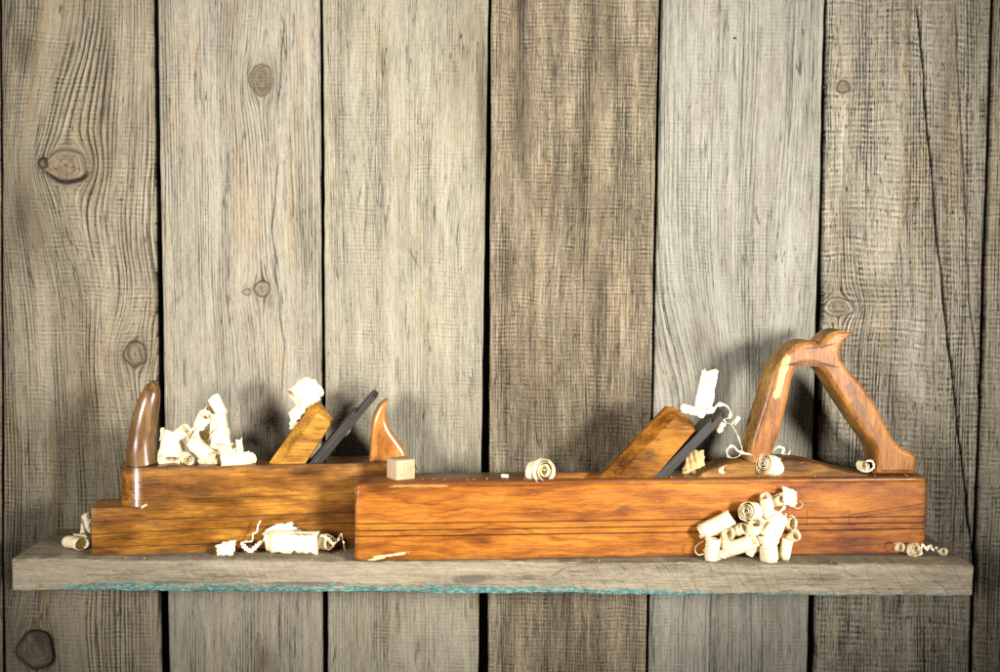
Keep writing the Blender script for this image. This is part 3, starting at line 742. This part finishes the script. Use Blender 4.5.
# ------------------------------------------------------------------ wood shavings
def smooth_noise(rng, n):
    ph = rng.uniform(0, 6.28, 4); fr = rng.uniform(.6, 3.2, 4)
    return lambda u: sum(np.sin(u * fr[k] * (k + 1) + ph[k]) / (k + 1) for k in range(n))

def grid_obj(name, Pg, U, W, mat, label, group, cat='wood shaving', thick=.00014):
    n, m = Pg.shape[:2]; c = Pg.reshape(-1, 3).mean(0)
    V = (Pg - c).reshape(-1, 3); Fs = [(i * m + j, i * m + j + 1, (i + 1) * m + j + 1, (i + 1) * m + j) for i in range(n - 1) for j in range(m - 1)]
    me = bpy.data.meshes.new(name); me.from_pydata([tuple(v) for v in V], [], Fs); me.materials.append(mat)
    me.polygons.foreach_set('use_smooth', [True] * len(me.polygons))
    for nm, a in (('along', U), ('across', W)):
        A = me.attributes.new(nm, 'FLOAT', 'POINT'); A.data.foreach_set('value', np.asarray(a, np.float32).ravel())
    o = bpy.data.objects.new(name, me); COL.objects.link(o); o.location = c
    md = o.modifiers.new('thickness', 'SOLIDIFY'); md.thickness = thick; md.offset = 0
    bake(o)
    tag(o, label, cat, group); return o

def curl(label, group, px, py, Y, L, Rr, phi=0., tow=0., turns=2.2, rin=.5, start=0., cone=0., drift=None, jag=.13, sq=None, seed=0, mat=0, wr=.06, flap=1., name='curled_shaving'):
    """rolled shaving; L, Rr (length, radius) in photo px at depth Y, phi: axis angle in the picture plane, tow: axis tilt towards the viewer"""
    rng = np.random.default_rng(seed + 100); s = mmpx(Y); L *= s; Rr *= s
    tow += float(rng.uniform(-3, 14)) * (1 if tow >= 0 else -1) * (abs(tow) < 40)
    c = np.array(at(px, py, Y)); ph, to = R(phi), R(tow)
    a = np.array((math.cos(to) * math.cos(ph), -math.sin(to), math.cos(to) * math.sin(ph)))
    e1 = np.cross(a, (0, 0, 1.)) if abs(a[2]) < .9 else np.cross(a, (1., 0, 0)); e1 /= np.linalg.norm(e1); e2 = np.cross(a, e1)
    if drift is None: drift = float(rng.choice((-1, 1)) * rng.uniform(.08, .26))
    if sq is None: sq = float(rng.uniform(.78, 1.05))
    n = max(24, int(turns * 30)); m = 13
    u = np.linspace(0, 1, n)[:, None]; v = np.linspace(-.5, .5, m)[None]
    th = R(start) + 2 * math.pi * turns * u
    f0, f1, f2, f3 = [smooth_noise(rng, 4) for _ in range(4)]
    if rin >= .4: rin = .42 + rin * .45
    r = Rr * (rin + (1 - rin) * u ** .8) * (1 + cone * v) * (1 + wr * (f0(th * .28 + v * .9) * .8 + .35 * f1(v * 2.2 + th * .3)))
    fine = rng.standard_normal((n, 2)) * .13
    jl = 1 + jag * (f2(th * .5) * .55 + fine[:, :1] * .5); jr = 1 + jag * (f3(th * .55) * .55 + fine[:, 1:] * .5)
    vv = np.where(v < 0, v * jl, v * jr)
    r = r * (1 + .22 * np.clip((u - .86) / .14, 0, 1) ** 2 * flap)
    endj = 1 - .25 * jag * np.abs(rng.standard_normal((1, m)))
    th = R(start) + 2 * math.pi * turns * u * np.where(u > .9, endj, 1)
    P = c + e1 * (r * np.cos(th))[..., None] + e2 * (r * np.sin(th) * sq)[..., None] + a * (vv * L + drift * L * (u - .5))[..., None]
    return grid_obj(name, P, np.repeat(u * turns * 6, m, 1), np.repeat(vv[:1] * 0 + v, n, 0), SHAVE[mat], label, group)

def strip(label, group, pts, width, tw0=0., tw=0., seed=0, mat=1, wig=0., name='shaving_strip'):
    """narrow curly strip along points (px, py, Y); width in mm"""
    rng = np.random.default_rng(seed + 300)
    C = np.array(catmull([np.array(at(*p)) for p in pts], 9, False)); n = len(C)
    t = np.gradient(C, axis=0); t /= np.linalg.norm(t, axis=1)[:, None] + 1e-12
    f = smooth_noise(rng, 4); k = np.arange(n)
    al = R(tw0) + R(tw) * k / n + wig * f(k * .25)
    yv = np.array((0, 1., 0)); nn = np.cross(t, yv); nn /= np.linalg.norm(nn, axis=1)[:, None] + 1e-9
    side = yv * np.cos(al)[:, None] + nn * np.sin(al)[:, None]
    w = width / 1000 * (1 + .3 * f(k * .5)) * np.clip(np.minimum(k + 1.5, n - k + .5) / 5, .25, 1)
    v = np.linspace(-.5, .5, 4)
    P = C[:, None] + side[:, None] * (w[:, None] * v[None])[..., None] + nn[:, None] * ((v[None] ** 2 - .1) * w[:, None] * .5)[..., None]
    return grid_obj(name, P, np.repeat(k[:, None] / 5, 4, 1), np.repeat(v[None], n, 0), SHAVE[mat], label, group)

def sheet(label, group, quad, cup=.0, wr=.001, jag=.05, seed=0, mat=1, name='flat_shaving'):
    """flat crumpled piece over four corners (px, py, Y) going round"""
    rng = np.random.default_rng(seed + 500); q = [np.array(at(*p)) for p in quad]; n = 22
    u = np.linspace(0, 1, n)[:, None, None]; v = np.linspace(0, 1, n)[None, :, None]
    P = (q[0] * (1 - u) + q[1] * u) * (1 - v) + (q[3] * (1 - u) + q[2] * u) * v
    ctr = P.mean((0, 1)); f = [smooth_noise(rng, 4) for _ in range(4)]
    e = 1 + jag * (f[0](np.arctan2(v - .5, u - .5) * 3) * .5 + 1. * rng.standard_normal((n, n, 1)) * .4 * ((np.abs(u - .5) > .47) | (np.abs(v - .5) > .47)))
    P = ctr + (P - ctr) * e
    nr = np.cross(q[1] - q[0], q[3] - q[0]); nr /= np.linalg.norm(nr)
    if nr[1] > 0: nr = -nr
    d = cup * (1 - 4 * (u - .5) ** 2) + wr * (f[1](u * 5 + v * 3) + .6 * f[2](v * 9 - u * 4))
    P = P + nr * d
    return grid_obj(name, P, np.repeat(np.linspace(0, 4, n)[:, None], n, 1), np.repeat(np.linspace(-.5, .5, n)[None], n, 0), SHAVE[mat], label, group)

# --- heap on top of the stepped plane
g1 = 'shavings heaped on top of the stepped plane'
yA = -.088
curl('wide open roll beside the brown horn, its mouth facing down', g1, 170, 452.5, yA, 19, 12.2, 97, -28, 1.6, .78, 200, seed=1, cone=-.12)
curl('rounded curl on top of the open roll beside the brown horn', g1, 167, 437, yA + .004, 13, 8.5, 78, -15, 1.4, .6, 30, seed=2, cone=.15, wr=.1)
curl('slim slanted roll bridging the left side of the heap on the stepped plane', g1, 181, 432.5, yA, 16, 5.8, 32, 20, 2.2, .5, 80, seed=3)
strip('thin looped strip between the slim roll and the middle of the heap', g1, [(186, 441, yA), (191, 431, yA - .002), (196, 428, yA), (194, 438, yA), (190, 446, yA - .003), (196, 443, yA)], 4.5, 30, 60, seed=4, mat=0)
curl('tilted roll left of the topmost roll of the heap', g1, 202.5, 420, yA - .002, 17, 7.2, 60, 25, 2.0, .5, 140, seed=5)
curl('crinkled curl filling the gap under the topmost roll', g1, 209, 412, yA + .006, 12, 6.5, 40, 30, 1.6, .5, 10, seed=6, wr=.12)
curl('topmost roll of the heap on the stepped plane', g1, 217.8, 406.5, yA, 19, 6.6, 122, -5, 2.0, .6, 60, seed=7, cone=.1)
curl('large upright roll under the topmost roll', g1, 219, 424.5, yA - .001, 20, 9.0, 97, -10, 2.4, .6, 40, seed=8, cone=-.1)
curl('wide upright roll standing below the large upright roll, open at its foot', g1, 220.5, 438, yA - .003, 17, 10.2, 98, -24, 1.7, .75, 220, seed=9, cone=-.1)
curl('fat slanting roll lying at the front of the heap', g1, 201, 449, yA - .010, 26, 8.4, -32, 12, 2.3, .55, 20, seed=10)
curl('snail shaped roll end at the foot of the heap, facing the viewer', g1, 187, 458.5, yA - .006, 13, 6.6, -10, 55, 2.8, .2, 100, seed=11)
curl('low curl in shadow beneath the fat slanting roll', g1, 208, 460, yA, 20, 5.5, 0, 10, 1.4, .7, 0, seed=12)
curl('yellowish curl behind the heap, right of the fat slanting roll', g1, 221, 455, yA + .006, 18, 8.5, 60, 15, 1.3, .7, 0, seed=13)
curl('middle curl hidden deep in the heap', g1, 200, 436, yA + .008, 18, 9, 20, 30, 1.4, .7, 0, seed=14, wr=.1)
curl('low bowl shaped shaving at the right foot of the heap', g1, 236, 459.5, yA - .003, 32, 6.8, 3, -4, 1.5, .8, 90, seed=15, cone=-.15, jag=.16)
curl('tiny upright roll sticking out of the bowl shaped shaving', g1, 239.5, 447.5, yA, 15, 3.1, 94, 0, 2.0, .6, 0, seed=16)
curl('small curl between the bowl shaped shaving and the upright rolls', g1, 230.5, 450, yA + .002, 13, 5.5, 42, 10, 1.6, .6, 50, seed=17)

# --- on the wedge of the stepped plane
g2 = 'shavings caught on the wedge of the stepped plane'
yB = -.070
curl('bulky crumpled curl perched on the top of the short wedge', g2, 305.5, 392, yB, 24, 13, 30, -22, 2.1, .35, 20, seed=21, cone=.25, wr=.20, jag=.20)
sheet('folded scrap lying over the bulky curl on the short wedge', g2, [(293, 399, yB - .008), (311, 403, yB - .010), (319, 386, yB - .006), (301, 380, yB - .004)], .006, .0016, .08, seed=24)
curl('slanted roll tucked under the bulky curl along the short wedge', g2, 303, 408, yB + .008, 30, 7.2, 40, -10, 2.0, .6, 40, seed=22, jag=.18)
curl('frayed curl low behind the short wedge', g2, 296, 421, yB + .014, 14, 6, 50, 0, 1.5, .6, 0, seed=23, jag=.25)

# --- on the shelf at the left end
g3 = 'shavings on the left end of the shelf'
curl('yellowish open roll lying on the far left of the shelf', g3, 75, 542.5, -.094, 25, 8.4, 6, 32, 1.35, .86, 120, seed=31, jag=.08)
sheet('ragged upright scrap leaning behind the toe of the stepped plane', g3, [(80, 534, -.072), (91, 533, -.068), (90, 512, -.064), (82, 515, -.066)], .002, .001, .16, seed=32)

# --- in front of the stepped plane
g4 = 'shavings in front of the stepped plane'
sheet('small cupped scrap standing alone in front of the stepped plane', g4, [(217, 556, -.122), (234, 555, -.121), (236, 540, -.116), (216, 545, -.118)], .004, .0008, .10, seed=41)
curl('big fat roll lying in front of the stepped plane', g4, 292.5, 542, -.110, 46, 11.6, -1, 4, 2.6, .6, 190, seed=42, jag=.07, wr=.03)
sheet('rough shaving lying over the back of the big fat roll', g4, [(262, 536, -.108), (300, 531, -.100), (290, 523, -.098), (266, 530, -.102)], .004, .0012, .14, seed=43)
strip('crinkled strip reaching left from the big fat roll', g4, [(241, 542, -.112), (245, 548, -.114), (251, 551, -.116), (257, 546, -.114), (262, 542, -.112), (268, 538, -.110)], 4.5, 60, 80, seed=44, wig=.25)
strip('thin stem like strip rising in front of the dark plane side', g4, [(243, 541.5, -.110), (252, 541, -.111), (253, 534, -.110), (257, 532, -.110), (258, 526, -.110), (261, 520, -.110)], 1.6, 60, 60, seed=45, wig=.2)
curl('ragged curl at the right end of the big fat roll', g4, 324, 543, -.103, 17, 8, 10, 25, 1.6, .5, 80, seed=46, jag=.3, wr=.14)
strip('frilly strip pointing towards the end of the long plane', g4, [(316, 541, -.106), (322, 536, -.108), (329, 540, -.108), (332, 544, -.108), (338, 541, -.108), (341, 534, -.107), (343, 541, -.108), (345, 551, -.109)], 3.2, 40, 160, seed=47, wig=.4)

# --- on the jointer plane
g5 = 'shavings on top of the jointer plane'
def jy(px): return J.M @ Vector((J.on(px, 480, .02)[0], 0, 0))
def jd(px, d): return jy(px).y + d                       # depth of a point d behind the jointer's near face
curl('rosette like roll facing the viewer on the bare front half of the long plane', g5, 540, 471, jd(540, .014), 18, 13.2, 12, 52, 4.6, .10, 200, seed=51, sq=.88, jag=.10, wr=.10, drift=.25)
curl('crumb of shaving left of the rosette like roll', g5, 505, 476, jd(505, .014), 6, 2.2, 0, 20, 1.1, .8, 0, seed=52, jag=.3)
sheet('tall flat white shaving stuck upright on the iron of the long plane', g5, [(694.5, 407, -.082), (712, 413, -.084), (718, 371, -.088), (702, 369, -.086)], .003, .0014, .07, seed=53)
curl('small tan roll lying between the flat white shaving and the wedge', g5, 692, 410.5, -.086, 22, 5.2, -16, 8, 2.2, .5, 0, seed=54, mat=0)
strip('frilly strip tangled over the top of the long iron', g5, [(702, 418, -.092), (706, 412, -.092), (712, 412, -.093), (717, 406, -.093), (724, 405, -.093), (730, 411, -.092), (729, 417, -.092), (724, 420, -.092), (731, 424, -.091), (738, 418, -.091), (735, 425, -.091)], 3.6, 50, 200, seed=55, wig=.4)
strip('long hanging strip that loops down to the handle foot', g5, [(731, 424, -.090), (736, 432, -.091), (740, 442, -.092), (742, 451, -.093), (737, 457, -.094), (729, 457, -.094), (727, 450, -.095), (733, 446, -.095), (738, 451, -.096), (748, 454, -.096), (760, 453, -.096), (768, 455, -.096)], 3.2, 15, 30, seed=56, wig=.15)
curl('little scrap curled under the top of the long iron', g5, 720, 427, -.088, 10, 4, 60, 0, 1.2, .8, 0, seed=57, jag=.25)
sheet('translucent tan shaving standing behind the long iron', g5, [(681, 473, -.080), (705, 474, -.078), (704, 451, -.074), (690, 449, -.076)], .004, .0012, .08, seed=58, mat=2)
curl('small knotted curl at the front of the handle base', g5, 721, 470, jd(721, .010), 11, 5, 20, 40, 1.6, .4, 60, seed=59, jag=.35, wr=.16)
curl('thick spiral roll facing the viewer at the foot of the handle', g5, 769.5, 465.5, jd(770, .008), 24, 11.6, 158, 42, 5.0, .10, 60, seed=60, jag=.07, drift=-.12, sq=.97, flap=.3)
strip('frayed strip lying behind the front post of the handle', g5, [(772, 452, -.058), (778, 447, -.056), (784, 449, -.056), (782, 453, -.057), (788, 455, -.056), (791, 449, -.056)], 2.4, 40, 120, seed=61, wig=.3)
curl('small open curl at the rear foot of the handle', g5, 862, 465, jd(862, .010), 7, 5, 15, 60, 1.4, .5, 60, seed=62, jag=.3)
strip('thin strip tail beside the small open curl at the rear foot', g5, [(857, 468, jd(860, .010)), (863, 471, jd(860, .009)), (869, 471, jd(860, .009)), (874, 467, jd(860, .010)), (872, 461, jd(860, .011)), (866, 461, jd(860, .011))], 2.2, 30, 60, seed=63)

# --- pile leaning on the jointer
g6 = 'shavings piled against the side of the jointer plane'
def pd(px, d): return jy(px).y - d                        # d in front of the jointer's near face
curl('smooth slanted roll at the upper left of the pile', g6, 715.5, 525, pd(715, .011), 33, 9.6, 29, 8, 2.4, .55, 10, seed=71, jag=.07)
curl('short upright roll at the lower left corner of the pile', g6, 712, 549, pd(712, .016), 20, 9.0, 84, -8, 2.0, .65, 60, seed=72)
strip('hair thin loop sticking out left of the pile', g6, [(704, 541, pd(704, .014)), (697, 545, pd(700, .016)), (695, 551, pd(700, .016)), (699, 555, pd(700, .016)), (704, 553, pd(704, .015))], 1.1, 20, 20, seed=73)
curl('long roll lying slanted along the bottom of the pile', g6, 740, 545.5, pd(740, .020), 30, 9.2, 26, 10, 2.4, .55, 30, seed=74, jag=.07)
curl('narrow tube end poking out of the long bottom roll', g6, 722, 554, pd(722, .022), 14, 6.0, 28, 18, 2.2, .6, 0, seed=75)
curl('little ring curl facing the viewer below the slanted roll', g6, 728, 534, pd(728, .014), 8, 6.2, 10, 62, 1.9, .4, 0, seed=76, jag=.16)
curl('messy coil in the dark hollow at the middle of the pile', g6, 741, 529.5, pd(741, .010), 12, 6.5, 40, 45, 1.8, .4, 80, seed=77, jag=.2, wr=.14)
curl('tight roll at the left of the pile top with its spiral end showing', g6, 752, 511, pd(752, .014), 22, 9.4, 168, 38, 4.2, .12, 40, seed=78, jag=.09)
curl('upright roll next to the spiral ended roll on the pile top', g6, 767, 506.5, pd(767, .012), 22, 8.2, 104, 5, 2.0, .6, 0, seed=79, jag=.12)
curl('looped curl just under the topmost scrap of the pile', g6, 779.5, 500.5, pd(780, .010), 12, 7.4, 35, 50, 1.8, .5, 30, seed=80, jag=.16)
sheet('topmost flat scrap of the pile against the jointer', g6, [(782, 504, pd(784, .013)), (796, 508, pd(796, .013)), (797, 492, pd(797, .008)), (783, 486, pd(783, .008))], .003, .001, .09, seed=81)
strip('fine hair loop curling right of the topmost scrap', g6, [(794, 508, pd(794, .013)), (800, 508, pd(800, .014)), (803, 504, pd(803, .014)), (800, 502, pd(800, .013))], 1.0, 20, 20, seed=82)
curl('fluffy crumpled curl at the heart of the pile', g6, 754.5, 527, pd(754, .016), 18, 8.6, 70, 20, 1.7, .5, 80, seed=83, jag=.3, wr=.16)
curl('large tilted roll right of the heart of the pile', g6, 774, 526, pd(774, .014), 26, 9.4, 62, -12, 2.2, .55, 20, seed=84, jag=.12)
curl('stout upright roll standing at the bottom right of the pile', g6, 768, 548.5, pd(768, .019), 25, 11.2, 98, -6, 2.4, .6, 50, seed=85, jag=.08, cone=.06)
curl('upper open loop on the right flank of the pile', g6, 790, 523, pd(790, .013), 9, 7.0, 15, 55, 1.5, .6, 120, seed=86, jag=.14)
curl('lower open loop on the right flank of the pile', g6, 793, 537, pd(793, .013), 10, 6.6, 40, 50, 1.6, .55, 60, seed=87, jag=.14)
curl('slim upright roll at the right foot of the pile', g6, 785.5, 549, pd(785, .016), 19, 6.6, 80, 5, 2.0, .6, 0, seed=88)
strip('bent strip crossing the pile below the upright roll', g6, [(760, 520, pd(760, .020)), (766, 521, pd(766, .022)), (773, 518, pd(773, .022)), (780, 512, pd(780, .019)), (786, 506, pd(786, .016))], 3.0, 20, 40, seed=89)
curl('short curl filling the base between the long roll and the stout roll', g6, 753, 545, pd(753, .012), 18, 8, 60, 10, 1.6, .6, 0, seed=90, wr=.1)
curl('back curl half hidden behind the lower left rolls', g6, 725, 545, pd(725, .008), 16, 7.5, 80, 0, 1.5, .6, 0, seed=91, wr=.1)

# --- right end of the shelf
g7 = 'shavings at the right end of the shelf'
curl('thin ring of shaving beside the end of the long plane', g7, 899.5, 547, -.104, 5, 5.4, 20, 55, 1.7, .6, 80, seed=95, jag=.2)
curl('rosette shaped curl next to the thin ring', g7, 913.5, 549, -.100, 9, 7.4, 30, 55, 2.4, .25, 60, seed=96, jag=.22, wr=.14)
strip('frizzy strip lying right of the rosette shaped curl', g7, [(920, 552, -.100), (923, 545, -.099), (927, 550, -.100), (930, 545, -.099), (933, 551, -.1), (936, 547, -.099), (938, 552, -.1)], 2.8, 40, 180, seed=97, wig=.4)
curl('tiny ring curl furthest right on the shelf', g7, 943, 551.5, -.1, 4, 4.4, 20, 58, 1.6, .55, 0, seed=98, jag=.2)

def sawdust():
    rng = random.Random(8); V = []; Fs = []
    spots = []
    for _ in range(46):
        xl = rng.uniform(.33, .60) if rng.random() < .75 else rng.uniform(.05, .2)
        p = J.M @ Vector((xl, rng.uniform(.003, .012), JH + .0002)); spots.append(p)
    for _ in range(40): spots.append(Vector((rng.uniform(-.47, .49), rng.uniform(-.135, -.105 if rng.random() < .5 else -.13), .0006)))
    spots = [p for p in spots if p.z > .05 or not (-.15 < p.x < .47 and p.y > -.142 + (p.x + .14) * .0826 - .002)]
    for p in spots:
        r = rng.uniform(.0004, .0013); a = rng.uniform(0, 6.28); b_ = len(V)
        for k in range(4):
            t = a + k * math.pi / 2; V.append((p.x + r * math.cos(t) * (1 if k % 2 else .5), p.y + r * math.sin(t), p.z + rng.uniform(0, .0008)))
        V.append((p.x, p.y, p.z + .0007))
        Fs += [(b_ + k, b_ + (k + 1) % 4, b_ + 4) for k in range(4)] + [(b_ + 3, b_ + 2, b_ + 1, b_)]
    o = mesh_obj('sawdust', V, Fs, SHAVE[1], None, False)
    tag(o, 'fine pale sawdust specks scattered over the long plane and shelf', 'sawdust', None, 'stuff')
sawdust()

# ------------------------------------------------------------------ light
def area(name, loc, tgt, size, power, col, spread=180):
    l = bpy.data.lights.new(name, 'AREA'); l.shape = 'DISK'; l.size = size; l.energy = power; l.color = col; l.spread = R(spread)
    o = bpy.data.objects.new(name, l); COL.objects.link(o); o.location = loc
    o.rotation_euler = (Vector(tgt) - Vector(loc)).to_track_quat('-Z', 'Y').to_euler(); return o
def spot(name, loc, tgt, size, power, col, ang, blend):
    l = bpy.data.lights.new(name, 'SPOT'); l.shadow_soft_size = size; l.energy = power; l.color = col; l.spot_size = R(ang); l.spot_blend = blend
    o = bpy.data.objects.new(name, l); COL.objects.link(o); o.location = loc
    o.rotation_euler = (Vector(tgt) - Vector(loc)).to_track_quat('-Z', 'Y').to_euler(); return o
spot('key_lamp', (1.30, -1.60, .42), (-.02, 0, .33), .20, 560, (1., .97, .91), 39, 1.)
spot('fill_lamp', (-1.15, -1.65, .46), (-.04, 0, .35), .24, 385, (1., .97, .92), 39.5, 1.)
w = bpy.data.worlds.new('World'); SC.world = w; w.use_nodes = True
w.node_tree.nodes['Background'].inputs[0].default_value = (.9, .95, 1., 1); w.node_tree.nodes['Background'].inputs[1].default_value = .08

SC.view_settings.view_transform = 'Standard'; SC.view_settings.look = 'None'; SC.view_settings.exposure = 0; SC.view_settings.gamma = 1
SC.render.engine = 'CYCLES'
SC.cycles.use_denoising = False
try: SC.cycles.denoiser = 'OPENIMAGEDENOISE'
except Exception: pass
SC.cycles.max_bounces = 6
